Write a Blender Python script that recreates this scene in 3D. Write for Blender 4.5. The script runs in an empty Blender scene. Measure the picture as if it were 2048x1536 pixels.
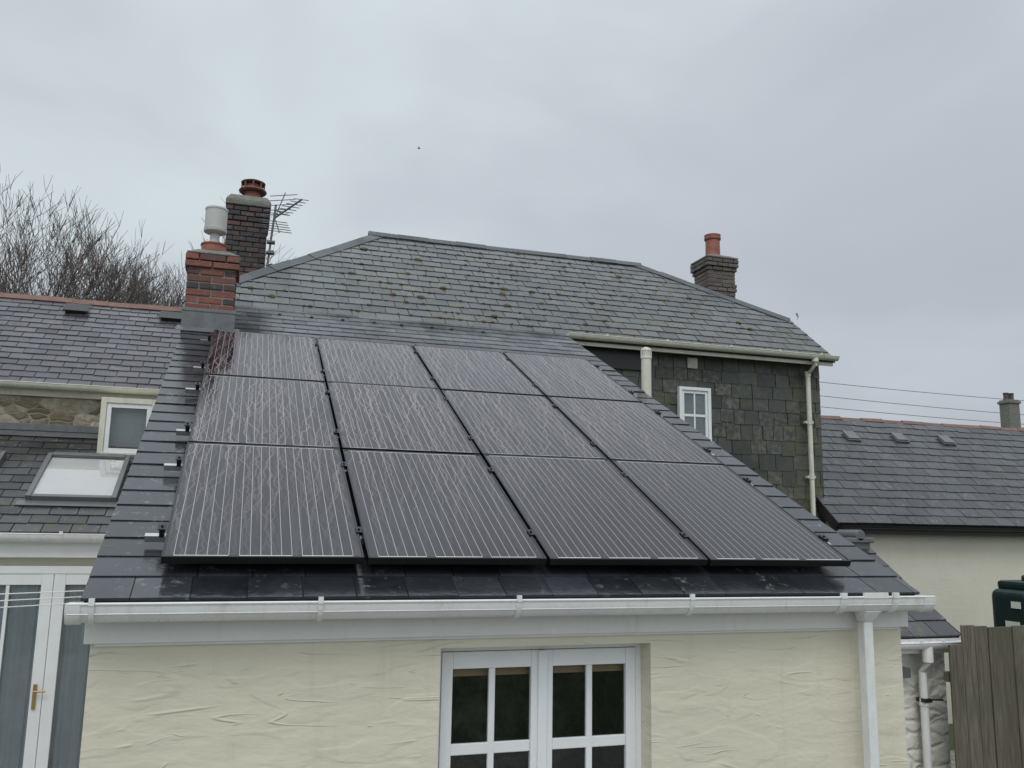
import bpy, math, random
from mathutils import Vector, Matrix
random.seed(7)
S=bpy.context.scene
COL=S.collection
GZ=-2.7

# ---------------------------------------------------------------- helpers
ORG={}
def thing(name,loc,label,category,group=None):
    e=bpy.data.objects.new(name,None); e.empty_display_size=.2
    e.location=loc; COL.objects.link(e)
    e["label"]=label; e["category"]=category
    if group: e["group"]=group
    ORG[e.name]=Vector(loc)
    return e

class MB:
    def __init__(s): s.v=[];s.f=[];s.t=[];s.m=[]
    def face(s,pts,t=(.5,.5,.5),m=0):
        i=len(s.v); s.v+= [tuple(p) for p in pts]; s.f.append(tuple(range(i,i+len(pts)))); s.t.append(t); s.m.append(m)
    def mesh(s,vs,fs,t=(.5,.5,.5),m=0):
        i=len(s.v); s.v+=[tuple(p) for p in vs]
        for f in fs: s.f.append(tuple(i+k for k in f)); s.t.append(t); s.m.append(m)
    def box(s,x0,x1,y0,y1,z0,z1,t=(.5,.5,.5),m=0):
        if x0>x1:x0,x1=x1,x0
        if y0>y1:y0,y1=y1,y0
        if z0>z1:z0,z1=z1,z0
        vs=[(x0,y0,z0),(x1,y0,z0),(x1,y1,z0),(x0,y1,z0),(x0,y0,z1),(x1,y0,z1),(x1,y1,z1),(x0,y1,z1)]
        s.mesh(vs,[(0,3,2,1),(4,5,6,7),(0,1,5,4),(1,2,6,5),(2,3,7,6),(3,0,4,7)],t,m)
    def obox(s,O,U,V,N,u0,u1,v0,v1,n0,n1,t=(.5,.5,.5),m=0):
        O=Vector(O)
        P=lambda a,b,c:O+U*a+V*b+N*c
        vs=[P(u0,v0,n0),P(u1,v0,n0),P(u1,v1,n0),P(u0,v1,n0),P(u0,v0,n1),P(u1,v0,n1),P(u1,v1,n1),P(u0,v1,n1)]
        s.mesh(vs,[(0,3,2,1),(4,5,6,7),(0,1,5,4),(1,2,6,5),(2,3,7,6),(3,0,4,7)],t,m)
    def prism_x(s,poly,x0,x1,t=(.5,.5,.5),m=0):
        n=len(poly)
        vs=[(x0,y,z) for y,z in poly]+[(x1,y,z) for y,z in poly]
        fs=[tuple(range(n))[::-1],tuple(range(n,2*n))]+[(i,(i+1)%n,n+(i+1)%n,n+i) for i in range(n)]
        s.mesh(vs,fs,t,m)
    def tube(s,pts,rad,n=8,t=(.5,.5,.5),m=0,cap=True):
        pts=[Vector(p) for p in pts]
        if not isinstance(rad,(list,tuple)): rad=[rad]*len(pts)
        vs=[];fs=[]
        for i,p in enumerate(pts):
            d=(pts[min(i+1,len(pts)-1)]-pts[max(i-1,0)])
            if d.length<1e-9: d=Vector((0,0,1))
            d.normalize()
            a=Vector((0,0,1)) if abs(d.z)<.9 else Vector((1,0,0))
            x=d.cross(a).normalized(); y=d.cross(x)
            for k in range(n):
                an=2*math.pi*k/n
                vs.append(p+(x*math.cos(an)+y*math.sin(an))*rad[i])
        for i in range(len(pts)-1):
            for k in range(n):
                k2=(k+1)%n
                fs.append((i*n+k,i*n+k2,(i+1)*n+k2,(i+1)*n+k))
        if cap:
            fs.append(tuple(range(n))); fs.append(tuple(range((len(pts)-1)*n,len(pts)*n))[::-1])
        s.mesh(vs,fs,t,m)
    def lathe(s,c,prof,n=20,t=(.5,.5,.5),m=0):
        vs=[];fs=[]
        for r,z in prof:
            for k in range(n):
                a=2*math.pi*k/n; vs.append((c[0]+r*math.cos(a),c[1]+r*math.sin(a),c[2]+z))
        for i in range(len(prof)-1):
            for k in range(n):
                k2=(k+1)%n; fs.append((i*n+k,i*n+k2,(i+1)*n+k2,(i+1)*n+k))
        fs.append(tuple(range(n))[::-1]); fs.append(tuple(range((len(prof)-1)*n,len(prof)*n)))
        s.mesh(vs,fs,t,m)
    def gutter(s,x0,x1,y,z,r,th=.004,n=10,m=0,cap=True,dp=1.0):
        o=[(y+r*math.cos(a),z-dp*r*math.sin(a)) for a in [math.pi*k/n for k in range(n+1)]]
        i=[(y+(r-th)*math.cos(a),z-dp*(r-th)*math.sin(a)) for a in [math.pi*k/n for k in range(n+1)]]
        poly=o+i[::-1]
        N=len(poly); vs=[(x0,a,b) for a,b in poly]+[(x1,a,b) for a,b in poly]
        fs=[(k,(k+1)%N,N+(k+1)%N,N+k) for k in range(N)]
        for k in range(n):
            fs.append((k,k+1,N-2-k,N-1-k)); fs.append((N+k,N+N-1-k,N+N-2-k,N+k+1))
        s.mesh(vs,fs,(.5,.5,.5),m)
        if cap:
            for xx in (x0-.004,x1):
                s.prism_x(o,xx,xx+.004,m=m)
    def build(s,name,parent,mats,smooth=False,bevel=0,label=None,local=False,recalc=True):
        me=bpy.data.meshes.new(name)
        org=Vector((0,0,0))
        if parent is not None and not local: org=ORG[parent.name]
        me.from_pydata([tuple(Vector(v)-org) for v in s.v],[],s.f)
        if not isinstance(mats,(list,tuple)): mats=[mats]
        for m in mats: me.materials.append(m)
        me.polygons.foreach_set("material_index",s.m)
        ca=me.color_attributes.new("tint",'FLOAT_COLOR','CORNER')
        data=[]
        for p,t in zip(me.polygons,s.t): data+= [t[0],t[1],t[2],1.0]*p.loop_total
        ca.data.foreach_set("color",data)
        if recalc:
            import bmesh
            bm=bmesh.new(); bm.from_mesh(me); bmesh.ops.recalc_face_normals(bm,faces=bm.faces); bm.to_mesh(me); bm.free()
        if smooth:
            me.polygons.foreach_set("use_smooth",[True]*len(me.polygons))
            me.set_sharp_from_angle(angle=math.radians(40))
        me.update()
        o=bpy.data.objects.new(name,me); COL.objects.link(o)
        if parent is not None:
            o.parent=parent; ORG[o.name]=org
        if bevel:
            b=o.modifiers.new("bevel",'BEVEL'); b.width=bevel; b.segments=2; b.limit_method='ANGLE'
        if label: o["label"]=label
        return o

def clip(poly,axis,val,keep_greater):
    out=[]
    n=len(poly)
    for i in range(n):
        a=poly[i];b=poly[(i+1)%n]
        ia=(a[axis]>=val) if keep_greater else (a[axis]<=val)
        ib=(b[axis]>=val) if keep_greater else (b[axis]<=val)
        if ia: out.append(a)
        if ia!=ib:
            t=(val-a[axis])/(b[axis]-a[axis]); out.append((a[0]+(b[0]-a[0])*t,a[1]+(b[1]-a[1])*t))
    return out

def slates(mb,O,U,V,N,poly,w,e,th=.008,gap=.003,jit=.004,skip=None,rowrand=False,rnd=None,lf=.0025,edge=0):
    rnd=rnd or random.Random(3)
    O=Vector(O)
    us=[p[0] for p in poly]; vs=[p[1] for p in poly]
    u0,u1,v0,v1=min(us),max(us),min(vs),max(vs)
    j=0; v=v0
    while v<v1-.01:
        ww=w*(rnd.uniform(.75,1.25) if rowrand else 1)
        ee=e*(rnd.uniform(.85,1.15) if rowrand else 1)
        off=(.5*ww if j%2 else 0)+rnd.uniform(-.012,.012)
        u=u0-off
        if edge: u=u0
        first=True
        while u<u1-.002:
            w2=ww*(rnd.uniform(.8,1.25) if rowrand else 1)
            if edge and j>0:
                if first: w2=edge+(.5*ww if j%2 else 0)
                elif u+w2>u1-edge*.7: w2=u1-u
            elif edge and first and j==0: w2=ww*.8
            first=False
            if skip and skip(u+w2/2,v+ee/2): u+=w2; continue
            a,b=u+gap*.5+rnd.uniform(0,jit*.5),u+w2-gap*.5-rnd.uniform(0,jit*.5)
            dv=rnd.uniform(-jit,jit); 
            if rnd.random()<.04: dv-=jit*1.8
            p=clip(poly,0,a,True); 
            if len(p)>2:p=clip(p,0,b,False)
            if len(p)>2:p=clip(p,1,v+dv,True)
            if len(p)>2:p=clip(p,1,v+ee+jit,False)
            if len(p)>2:
                t=(rnd.random(),rnd.random(),rnd.random())
                tl=rnd.uniform(-.002,.002); lift=rnd.uniform(0,lf)
                H=lambda q:(th+lift)*(1-(q[1]-v)/ee)+tl*(q[0]-a)/w+.001
                top=[O+U*q[0]+V*q[1]+N*H(q) for q in p]
                bot=[O+U*q[0]+V*q[1]+N*(-.006) for q in p]
                n=len(p)
                mb.mesh(top+bot,[tuple(range(n))]+[(k,(k+1)%n,n+(k+1)%n,n+k) for k in range(n)],t)
            u+=w2
        v+=ee; j+=1

# ---------------------------------------------------------------- materials
class NT:
    def __init__(s,name):
        s.mat=bpy.data.materials.new(name); s.mat.use_nodes=True
        s.n=s.mat.node_tree.nodes; s.l=s.mat.node_tree.links
        s.b=s.n["Principled BSDF"]
    def new(s,t,**k):
        n=s.n.new(t)
        for a,b in k.items(): setattr(n,a,b)
        return n
    def set(s,sock,val):
        if hasattr(val,"is_output") : s.l.new(val,sock)
        else: sock.default_value=val
    def pos(s):
        return s.new("ShaderNodeNewGeometry").outputs["Position"]
    def objc(s):
        return s.new("ShaderNodeTexCoord").outputs["Object"]
    def scale(s,v,sc):
        m=s.new("ShaderNodeMapping"); s.l.new(v,m.inputs[0]); m.inputs["Scale"].default_value=sc; return m.outputs[0]
    def noise(s,v,scale,detail=3,rough=.5,dist=0):
        n=s.new("ShaderNodeTexNoise"); s.l.new(v,n.inputs["Vector"])
        n.inputs["Scale"].default_value=scale;n.inputs["Detail"].default_value=detail
        n.inputs["Roughness"].default_value=rough;n.inputs["Distortion"].default_value=dist
        return n.outputs["Fac"]
    def math(s,op,a,b=0,c=0,clamp=False):
        n=s.new("ShaderNodeMath",operation=op,use_clamp=clamp)
        s.set(n.inputs[0],a); s.set(n.inputs[1],b); s.set(n.inputs[2],c); return n.outputs[0]
    def ramp(s,v,a,b,lo=0.,hi=1.,smooth=False):
        n=s.new("ShaderNodeMapRange"); n.clamp=True
        if smooth: n.interpolation_type='SMOOTHSTEP'
        s.set(n.inputs[0],v);n.inputs[1].default_value=a;n.inputs[2].default_value=b
        n.inputs[3].default_value=lo;n.inputs[4].default_value=hi; return n.outputs[0]
    def mix(s,f,a,b):
        n=s.new("ShaderNodeMix",data_type='RGBA')
        s.set(n.inputs[0],f)
        s.set(n.inputs[6],a if hasattr(a,"is_output") else (*a,1)); s.set(n.inputs[7],b if hasattr(b,"is_output") else (*b,1))
        return n.outputs[2]
    def tint(s):
        a=s.new("ShaderNodeAttribute",attribute_name="tint"); x=s.new("ShaderNodeSeparateColor")
        s.l.new(a.outputs["Color"],x.inputs[0]); return x.outputs
    def sep(s,v):
        x=s.new("ShaderNodeSeparateXYZ"); s.l.new(v,x.inputs[0]); return x.outputs
    def bump(s,h,strength=.5,dist=.01,prev=None):
        n=s.new("ShaderNodeBump"); s.l.new(h,n.inputs["Height"])
        n.inputs["Strength"].default_value=strength; n.inputs["Distance"].default_value=dist
        if prev is not None: s.l.new(prev,n.inputs["Normal"])
        s.l.new(n.outputs[0],s.b.inputs["Normal"]); return n.outputs[0]
    def out(s,col=None,rough=None,metal=None,spec=None):
        if col is not None: s.set(s.b.inputs["Base Color"],col if hasattr(col,"is_output") else (*col,1))
        if rough is not None: s.set(s.b.inputs["Roughness"],rough)
        if metal is not None: s.set(s.b.inputs["Metallic"],metal)
        if spec is not None: s.b.inputs["Specular IOR Level"].default_value=spec
        return s.mat

def slate_mat(name,dark,light,r0,r1,moss=.0,lichen=.0,mosscol=(.07,.072,.03),spec=.5,head=None,lichcol=(.20,.21,.18),brown=0,damp=.5):
    m=NT(name); p=m.pos(); T=m.tint()
    n1=m.noise(p,1.6,4,.62); n2=m.noise(p,28,3,.65); n3=m.noise(p,.6,2)
    f=m.math('ADD',m.math('MULTIPLY',T[0],.6),m.math('MULTIPLY',n2,.5))
    col=m.mix(m.ramp(f,.15,.95),dark,light)
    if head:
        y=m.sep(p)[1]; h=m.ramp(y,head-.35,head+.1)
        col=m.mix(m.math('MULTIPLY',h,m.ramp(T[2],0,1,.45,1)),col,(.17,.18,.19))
    if brown:
        nb_=m.noise(p,5,4,.65); col=m.mix(m.math('MULTIPLY',m.ramp(nb_,.48,.68,0,brown),m.ramp(T[2],0,1,.4,1)),col,(.095,.083,.060))
    wet=m.ramp(n1,.40,.62)
    col=m.mix(m.math('MULTIPLY',wet,damp),col,tuple(c*.45 for c in dark))
    rr=m.ramp(m.math('ADD',m.math('ADD',m.math('MULTIPLY',T[1],.5),m.math('MULTIPLY',n3,.7)),m.math('MULTIPLY',n2,.3)),.35,1.1,r0,r1)
    rr=m.math('MULTIPLY',rr,m.ramp(wet,0,1,1.1,.65))
    if lichen:
        l=m.noise(p,13,4,.7); lf=m.ramp(l,.62-.1*lichen,.70,0,.75)
        col=m.mix(m.math('MULTIPLY',lf,m.ramp(T[2],.2,.9)),col,lichcol)
    if moss:
        l=m.noise(p,7,4,.7); l2=m.noise(p,.9,2)
        lf=m.math('MULTIPLY',m.ramp(l,.66-.12*moss,.74-.1*moss),m.ramp(l2,.42,.6))
        col=m.mix(lf,col,mosscol)
    m.out(col,rr,spec=spec)
    m.bump(n2,.3,.004)
    return m.mat
M={}
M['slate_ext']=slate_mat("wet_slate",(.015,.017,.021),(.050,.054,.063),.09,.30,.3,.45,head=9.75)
M['slate_main']=slate_mat("mossy_slate",(.028,.032,.036),(.090,.097,.104),.20,.44,1.2,.7,mosscol=(.080,.072,.034),brown=.75,damp=.7)
M['slate_left']=slate_mat("purple_slate",(.044,.039,.048),(.120,.110,.128),.24,.52,.4,.4,brown=.25)
M['slate_low']=slate_mat("lower_slate",(.034,.034,.038),(.092,.092,.095),.24,.52,.7,.4,brown=.5)
M['slate_shed']=slate_mat("shed_slate",(.028,.029,.034),(.07,.072,.082),.22,.46,.6,.6,brown=.5)
M['slate_wall']=slate_mat("hung_slate",(.034,.038,.034),(.085,.091,.081),.45,.75,1.6,1.7,(.085,.088,.042),lichcol=(.21,.205,.155),brown=.9,damp=.6)
M['ridge']=slate_mat("ridge_tile_grey",(.026,.029,.032),(.055,.06,.064),.3,.5,.7,.5)
def simple(name,col,rough,metal=0,var=.15,scale=6,bump=.15,bd=.003,spec=.5,streak=0):
    m=NT(name); p=m.pos(); n=m.noise(p,scale,4,.65)
    n2=m.noise(p,scale*9,3,.6)
    v=m.math('ADD',m.math('MULTIPLY',n,.65),m.math('MULTIPLY',n2,.35))
    c=m.mix(m.ramp(v,.3,.7),tuple(x*(1-var) for x in col),tuple(min(1,x*(1+var)) for x in col))
    if streak:
        q=m.scale(p,(6,6,1.2)); d=m.noise(q,2.5,4,.7); c=m.mix(m.ramp(d,.55,.8,0,streak),c,(col[0]*.5,col[1]*.52,col[2]*.42))
    m.out(c,m.ramp(n2,.3,.7,max(0,rough-.07),min(1,rough+.07)),metal,spec); 
    if bump>=.2: m.bump(n2,bump,bd)
    return m.mat
M['white']=simple("white_plastic",(.72,.72,.71),.32,var=.08,streak=.45)
M['white_dirty']=simple("off_white_board",(.72,.71,.685),.42,var=.05,streak=.25)
M['white_wood']=simple("white_painted_wood",(.76,.77,.78),.38,var=.05)
M['cream_plastic']=simple("cream_plastic",(.62,.61,.52),.4,var=.12,streak=.75)
M['grey_metal']=simple("painted_grey_metal",(.48,.48,.46),.5,var=.12,streak=.5)
M['lead']=simple("lead_sheet",(.145,.15,.158),.5,.3,.3,8,.3)
M['frame_grey']=simple("grey_aluminium_cladding",(.14,.145,.15),.4,.2,.15)
M['black']=simple("black_anodised_metal",(.010,.010,.012),.35,.3,.1)
M['blackp']=simple("black_plastic",(.015,.015,.016),.45,var=.2)
M['alu']=simple("bare_aluminium",(.58,.59,.61),.35,1,.15,20)
M['terra']=simple("terracotta",(.28,.10,.07),.62,var=.35,scale=9,bump=.3,streak=.6)
M['terra_dark']=simple("sooty_terracotta",(.12,.045,.035),.6,var=.4,scale=9,bump=.3)
M['redridge']=simple("red_ridge_tile",(.17,.085,.065),.65,var=.45,scale=7,bump=.4,streak=.7)
M['farroof']=simple("brown_far_roof",(.075,.06,.055),.65,var=.3,scale=2)
M['cement']=simple("weathered_cement",(.17,.165,.145),.8,var=.4,scale=10,bump=.6,bd=.01,streak=.7)
M['mortar']=simple("mortar",(.23,.215,.20),.9,var=.3,scale=20,bump=.5)
M['oil']=simple("green_plastic_tank",(.006,.022,.020),.42,var=.25,scale=4)
M['sticker']=simple("pale_sticker",(.62,.66,.6),.4,var=.15,scale=30)
M['brass']=simple("brass",(.45,.30,.12),.4,1,.1)
M['moss']=simple("moss",(.085,.077,.030),.95,var=.6,scale=25,bump=.8,bd=.01)
M['deck']=simple("dark_underlay",(.014,.014,.015),.8)
M['blind_or_reflection']=simple("tan_blind",(.50,.37,.22),.8,var=.1)
M['curtain']=simple("blue_grey_curtain",(.62,.67,.71),.85,var=.10)
def render_mat(name,col,marks=1.0):
    m=NT(name); p=m.pos()
    n=m.noise(p,1.3,3,.6); nf=m.noise(p,70,3,.6)
    def gouge(sc,zs,off,wd,lo,hi,mscale):
        q=m.new("ShaderNodeMapping"); m.l.new(p,q.inputs[0]); q.inputs["Scale"].default_value=(1,1,zs); q.inputs["Location"].default_value=(off,0,off); q.inputs["Rotation"].default_value=(0,.10,0)
        nd=m.noise(q.outputs[0],sc,1,.4,.5)
        r1=m.math('ABSOLUTE',m.math('SUBTRACT',nd,.5)); rg=m.ramp(r1,0,wd,1,0,True)
        return m.math('MULTIPLY',rg,m.ramp(m.noise(q.outputs[0],mscale,2,.5),lo,hi,0,1,True))
    g1=gouge(1.15,5.5,0,.020,.54,.66,2.0); g2=gouge(1.7,7.5,4.3,.020,.56,.66,2.4)
    ridge=m.math('MAXIMUM',g1,g2)
    nd2=m.noise(m.scale(p,(1,1,3.2)),2.2,2,.4,.5)
    steps=m.ramp(nd2,.47,.54,0,1,True)
    lump=m.noise(m.scale(p,(1,1,2.4)),4.5,4,.5)
    c=m.mix(m.ramp(n,.3,.7),tuple(x*.95 for x in col),tuple(x*1.03 for x in col))
    st=m.noise(m.scale(p,(5,5,.5)),2,4,.7); c=m.mix(m.ramp(st,.55,.85,0,.28),c,(col[0]*.6,col[1]*.61,col[2]*.5))
    m.out(c,.7,spec=.3)
    h=m.math('ADD',m.math('MULTIPLY',ridge,.36*marks),m.math('MULTIPLY',lump,.75*marks))
    h=m.math('ADD',h,m.math('MULTIPLY',steps,.13*marks))
    b=m.bump(h,.46,.035); m.bump(nf,.12,.003,b)
    return m.mat
M['render']=render_mat("cream_trowelled_render",(.665,.622,.50))
M['render2']=render_mat("smooth_cream_render",(.66,.625,.52),.25)
def stone_mat(name,c1,c2,mort,scale,lo=.02,hi=.10,dk=.6,zs=1.9):
    m=NT(name); p=m.pos(); q=m.scale(p,(1,1,zs))
    a=m.new("ShaderNodeVectorMath",operation='ADD'); m.l.new(q,a.inputs[0])
    cn=m.new("ShaderNodeTexNoise"); m.l.new(p,cn.inputs[0]); cn.inputs["Scale"].default_value=6; cn.inputs["Detail"].default_value=3
    sc=m.new("ShaderNodeVectorMath",operation='SCALE'); m.l.new(cn.outputs["Color"],sc.inputs[0]); sc.inputs["Scale"].default_value=.16
    m.l.new(sc.outputs[0],a.inputs[1])
    v=m.new("ShaderNodeTexVoronoi",feature='DISTANCE_TO_EDGE'); m.l.new(a.outputs[0],v.inputs["Vector"]); v.inputs["Scale"].default_value=scale
    v2=m.new("ShaderNodeTexVoronoi"); m.l.new(a.outputs[0],v2.inputs["Vector"]); v2.inputs["Scale"].default_value=scale
    s=m.new("ShaderNodeSeparateColor"); m.l.new(v2.outputs["Color"],s.inputs[0])
    c=m.mix(s.outputs[0],c1,c2); c=m.mix(m.ramp(m.noise(p,20,4,.7),.4,.7,0,.5),c,tuple(x*dk for x in c1))
    f=m.ramp(v.outputs["Distance"],lo,hi)
    c=m.mix(f,mort,c); m.out(c,.8,spec=.3)
    b=m.bump(m.ramp(v.outputs["Distance"],0,.25,0,1,True),.5,.03); m.bump(m.noise(p,14,4,.6),.6,.02,b)
    return m.mat
M['stone']=stone_mat("rubble_stone",(.17,.13,.085),(.56,.51,.42),(.34,.30,.235),5.0,lo=.015,hi=.06,zs=2.2)
M['stonewhite']=stone_mat("limewashed_rubble",(.70,.685,.62),(.76,.75,.70),(.64,.625,.56),4.5,dk=.85)
def brick_mat(name,cols,soot):
    m=NT(name); T=m.tint(); p=m.pos()
    n=m.noise(p,30,4,.7); n1=m.noise(p,3,3); nl=m.noise(p,12,4,.7)
    cr=m.new("ShaderNodeValToRGB"); m.l.new(T[0],cr.inputs[0])
    while len(cr.color_ramp.elements)<len(cols): cr.color_ramp.elements.new(.5)
    for i,(e,c) in enumerate(zip(cr.color_ramp.elements,cols)): e.position=i/(len(cols)-1); e.color=(*c,1)
    c=m.mix(m.ramp(n,.35,.75,0,.6),cr.outputs[0],(.06,.05,.05))
    c=m.mix(m.ramp(n1,.4,.65,0,soot),c,(.03,.03,.032))
    c=m.mix(m.ramp(nl,.56,.7,0,.6),c,(.19,.19,.165))
    m.out(c,.75); m.bump(n,.9,.010); return m.mat
M['brick_red']=brick_mat("red_brick",[(.05,.045,.05),(.22,.072,.050),(.30,.09,.06)],.35)
M['brick_dark']=brick_mat("sooty_brick",[(.035,.035,.038),(.08,.055,.048),(.14,.07,.055)],.65)
M['brick_brown']=brick_mat("weathered_brown_brick",[(.09,.078,.07),(.14,.10,.085),(.19,.17,.15)],.25)
def glass_mat(name,rough=.03):
    m=NT(name); n=m.n; m.n.remove(m.b)
    g=m.new("ShaderNodeBsdfGlossy"); g.inputs["Roughness"].default_value=rough; t=m.new("ShaderNodeBsdfTransparent"); t.inputs[0].default_value=(.86,.87,.87,1)
    fr=m.new("ShaderNodeFresnel"); fr.inputs[0].default_value=1.5
    f=m.math('MULTIPLY',fr.outputs[0],1.8,clamp=True)
    x=m.new("ShaderNodeMixShader"); m.l.new(f,x.inputs[0]); m.l.new(t.outputs[0],x.inputs[1]); m.l.new(g.outputs[0],x.inputs[2])
    m.l.new(x.outputs[0],n["Material Output"].inputs[0]); return m.mat
M['glass']=glass_mat("window_glass")
def interior():
    m=NT("dim_interior"); p=m.pos(); n=m.noise(p,5,4,.6)
    m.out(m.mix(m.ramp(n,.42,.66),(.03,.035,.033),(.24,.28,.20)),.8); return m.mat
M['interior']=interior()
M['sky_reflection']=simple("skylight_reflection_white",(.74,.73,.72),.5,var=.06)  # white stands in for overcast sky reflected in the skylights
M['darkglass']=simple("grey_window_glass",(.13,.15,.16),.06,var=.3,scale=3)
def wood():
    m=NT("weathered_timber"); p=m.pos(); T=m.tint()
    g=m.noise(m.scale(p,(14,14,.9)),4,4,.7); 
    c=m.mix(T[0],(.115,.097,.070),(.19,.165,.125)); c=m.mix(m.ramp(g,.35,.7,0,.9),c,(.048,.041,.031))
    al=m.noise(p,2.5,3); c=m.mix(m.ramp(al,.5,.7,0,.5),c,(.075,.085,.048))
    m.out(c,.8); m.bump(g,.8,.008); return m.mat
M['wood']=wood()
def bark():
    m=NT("bare_bark"); p=m.pos(); n=m.noise(p,3,2)
    m.out(m.mix(n,(.075,.060,.052),(.15,.125,.108)),.9); return m.mat
M['bark']=bark()
def ground():
    m=NT("wet_grass_ground"); p=m.pos(); n=m.noise(p,.5,5,.6); n2=m.noise(p,30,4,.7)
    c=m.mix(m.ramp(n,.35,.65),(.035,.06,.018),(.06,.085,.03)); c=m.mix(m.ramp(n2,.4,.7,0,.6),c,(.025,.035,.012))
    m.out(c,.9); return m.mat
M['ground']=ground()
def patio():
    m=NT("patio_paving"); p=m.pos()
    b=m.new("ShaderNodeTexBrick"); m.l.new(p,b.inputs[0]); b.inputs["Scale"].default_value=1.6
    b.inputs["Color1"].default_value=(.22,.21,.19,1); b.inputs["Color2"].default_value=(.28,.26,.23,1); b.inputs["Mortar"].default_value=(.1,.1,.09,1)
    n=m.noise(p,5,4,.6); c=m.mix(m.ramp(n,.4,.7,0,.5),b.outputs[0],(.12,.12,.10)); m.out(c,.5); return m.mat
M['patio']=patio()
def solar():
    m=NT("monocrystalline_cells"); o=m.objc(); X,Y,Z=m.sep(o)[:3]
    fx=m.math('FRACT',m.math('DIVIDE',m.math('SUBTRACT',X,.030),.0517))
    lx=m.ramp(m.math('ABSOLUTE',m.math('SUBTRACT',fx,.5)),.022,.036,1,0)
    inside=m.math('MULTIPLY',m.math('GREATER_THAN',X,.03),m.math('LESS_THAN',X,.96))
    inside=m.math('MULTIPLY',inside,m.math('MULTIPLY',m.math('GREATER_THAN',Y,.022),m.math('LESS_THAN',Y,1.578)))
    lx=m.math('MULTIPLY',lx,inside)
    gx=m.math('FRACT',m.math('DIVIDE',m.math('SUBTRACT',X,.030),.155)); gxl=m.ramp(m.math('ABSOLUTE',m.math('SUBTRACT',gx,.5)),.488,.494,0,1)
    gy=m.math('FRACT',m.math('DIVIDE',m.math('SUBTRACT',Y,.022),.1556)); gyl=m.ramp(m.math('ABSOLUTE',m.math('SUBTRACT',gy,.5)),.486,.493,0,1)
    gap=m.math('MAXIMUM',gxl,gyl)
    rb=m.math('LESS_THAN',m.math('ABSOLUTE',m.math('SUBTRACT',Y,.020)),.0035)
    rx=m.math('FRACT',m.math('DIVIDE',m.math('SUBTRACT',X,.055),.31)); rb=m.math('MULTIPLY',rb,m.math('LESS_THAN',rx,.83))
    rt=m.math('LESS_THAN',m.math('ABSOLUTE',m.math('SUBTRACT',Y,1.582)),.0030)
    rb=m.math('MAXIMUM',rb,rt)
    rb=m.math('MULTIPLY',rb,m.math('MULTIPLY',m.math('GREATER_THAN',X,.04),m.math('LESS_THAN',X,.95)))
    pw=m.pos(); w=m.sep(pw)
    def vec(xs,ys,add=0.):
        cb=m.new("ShaderNodeCombineXYZ"); m.l.new(m.math('MULTIPLY',w[0],xs),cb.inputs[0]); m.l.new(m.math('MULTIPLY',w[1],ys),cb.inputs[1]); cb.inputs[2].default_value=add
        return cb.outputs[0]
    def rivulets(slant,sp,wd,z,amp,p0,p1):
        nz=m.math('MULTIPLY',m.math('SUBTRACT',m.noise(vec(.8,1.3,z),2.4,2,.6),.5),amp)
        fn=m.math('MULTIPLY',m.math('SUBTRACT',m.noise(vec(5,9,z+2),1.6,1,.5),.5),.045)
        xs=m.math('ADD',m.math('ADD',m.math('MULTIPLY_ADD',w[1],slant,w[0]),nz),fn)
        t=m.math('ADD',m.math('DIVIDE',xs,sp),50.+z)
        idn=m.math('FLOOR',t)
        wn=m.new("ShaderNodeTexWhiteNoise",noise_dimensions='1D'); m.l.new(m.math('ADD',idn,z*13.7),wn.inputs["W"]); rnd=wn.outputs["Value"]
        d=m.math('ABSOLUTE',m.math('SUBTRACT',m.math('SUBTRACT',m.math('FRACT',t),.5),m.math('MULTIPLY',m.math('SUBTRACT',rnd,.5),.6)))
        line=m.ramp(m.math('MULTIPLY',d,sp),wd*.25,wd,1,0)
        cb=m.new("ShaderNodeCombineXYZ"); m.l.new(m.math('MULTIPLY',idn,3.71),cb.inputs[0]); m.l.new(m.math('MULTIPLY',w[1],.9),cb.inputs[1]); cb.inputs[2].default_value=z
        pres=m.ramp(m.noise(cb.outputs[0],1.1,1,.5),p0,p1)
        return m.math('MULTIPLY',m.math('MULTIPLY',line,pres),m.ramp(rnd,0,1,.35,1))
    ls=[rivulets(.02,.060,.0085,1.,.14,.40,.56),rivulets(-.14,.085,.0080,2.,.16,.43,.60),rivulets(.16,.09,.0080,3.,.16,.43,.60),rivulets(-.34,.15,.0070,4.,.18,.48,.62),rivulets(.38,.16,.0070,5.,.18,.48,.62),rivulets(-.05,.040,.0055,6.,.10,.42,.58)]
    rv=ls[0]
    for q in ls[1:]: rv=m.math('MAXIMUM',rv,q)
    up=m.ramp(m.math('SUBTRACT',w[1],m.math('MULTIPLY',w[0],.25)),4.4,6.5,.10,1.0)
    rv=m.math('MULTIPLY',rv,up)
    film=m.math('MULTIPLY',m.ramp(m.noise(vec(1,.08,2),14,3,.6),.35,.75),up)
    col=m.mix(gap,(.012,.009,.013),(.004,.004,.005))
    col=m.mix(m.math('MULTIPLY',film,.22),col,(.070,.052,.058))
    col=m.mix(m.math('MULTIPLY',lx,.85),col,(.42,.40,.39))
    col=m.mix(m.math('MULTIPLY',rv,.66),col,(.31,.265,.265))
    col=m.mix(rb,col,(.7,.7,.7))
    m.out(col,m.math('ADD',m.math('MULTIPLY',rv,.2),m.ramp(film,.0,.8,.06,.15)),spec=.42)
    return m.mat
M['solar']=solar()

X=Vector((1,0,0)); Yv=Vector((0,1,0)); Zv=Vector((0,0,1))
def slope(tan):
    a=math.atan(tan); return Vector((0,math.cos(a),math.sin(a))),Vector((0,-math.sin(a),math.cos(a))),a

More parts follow.
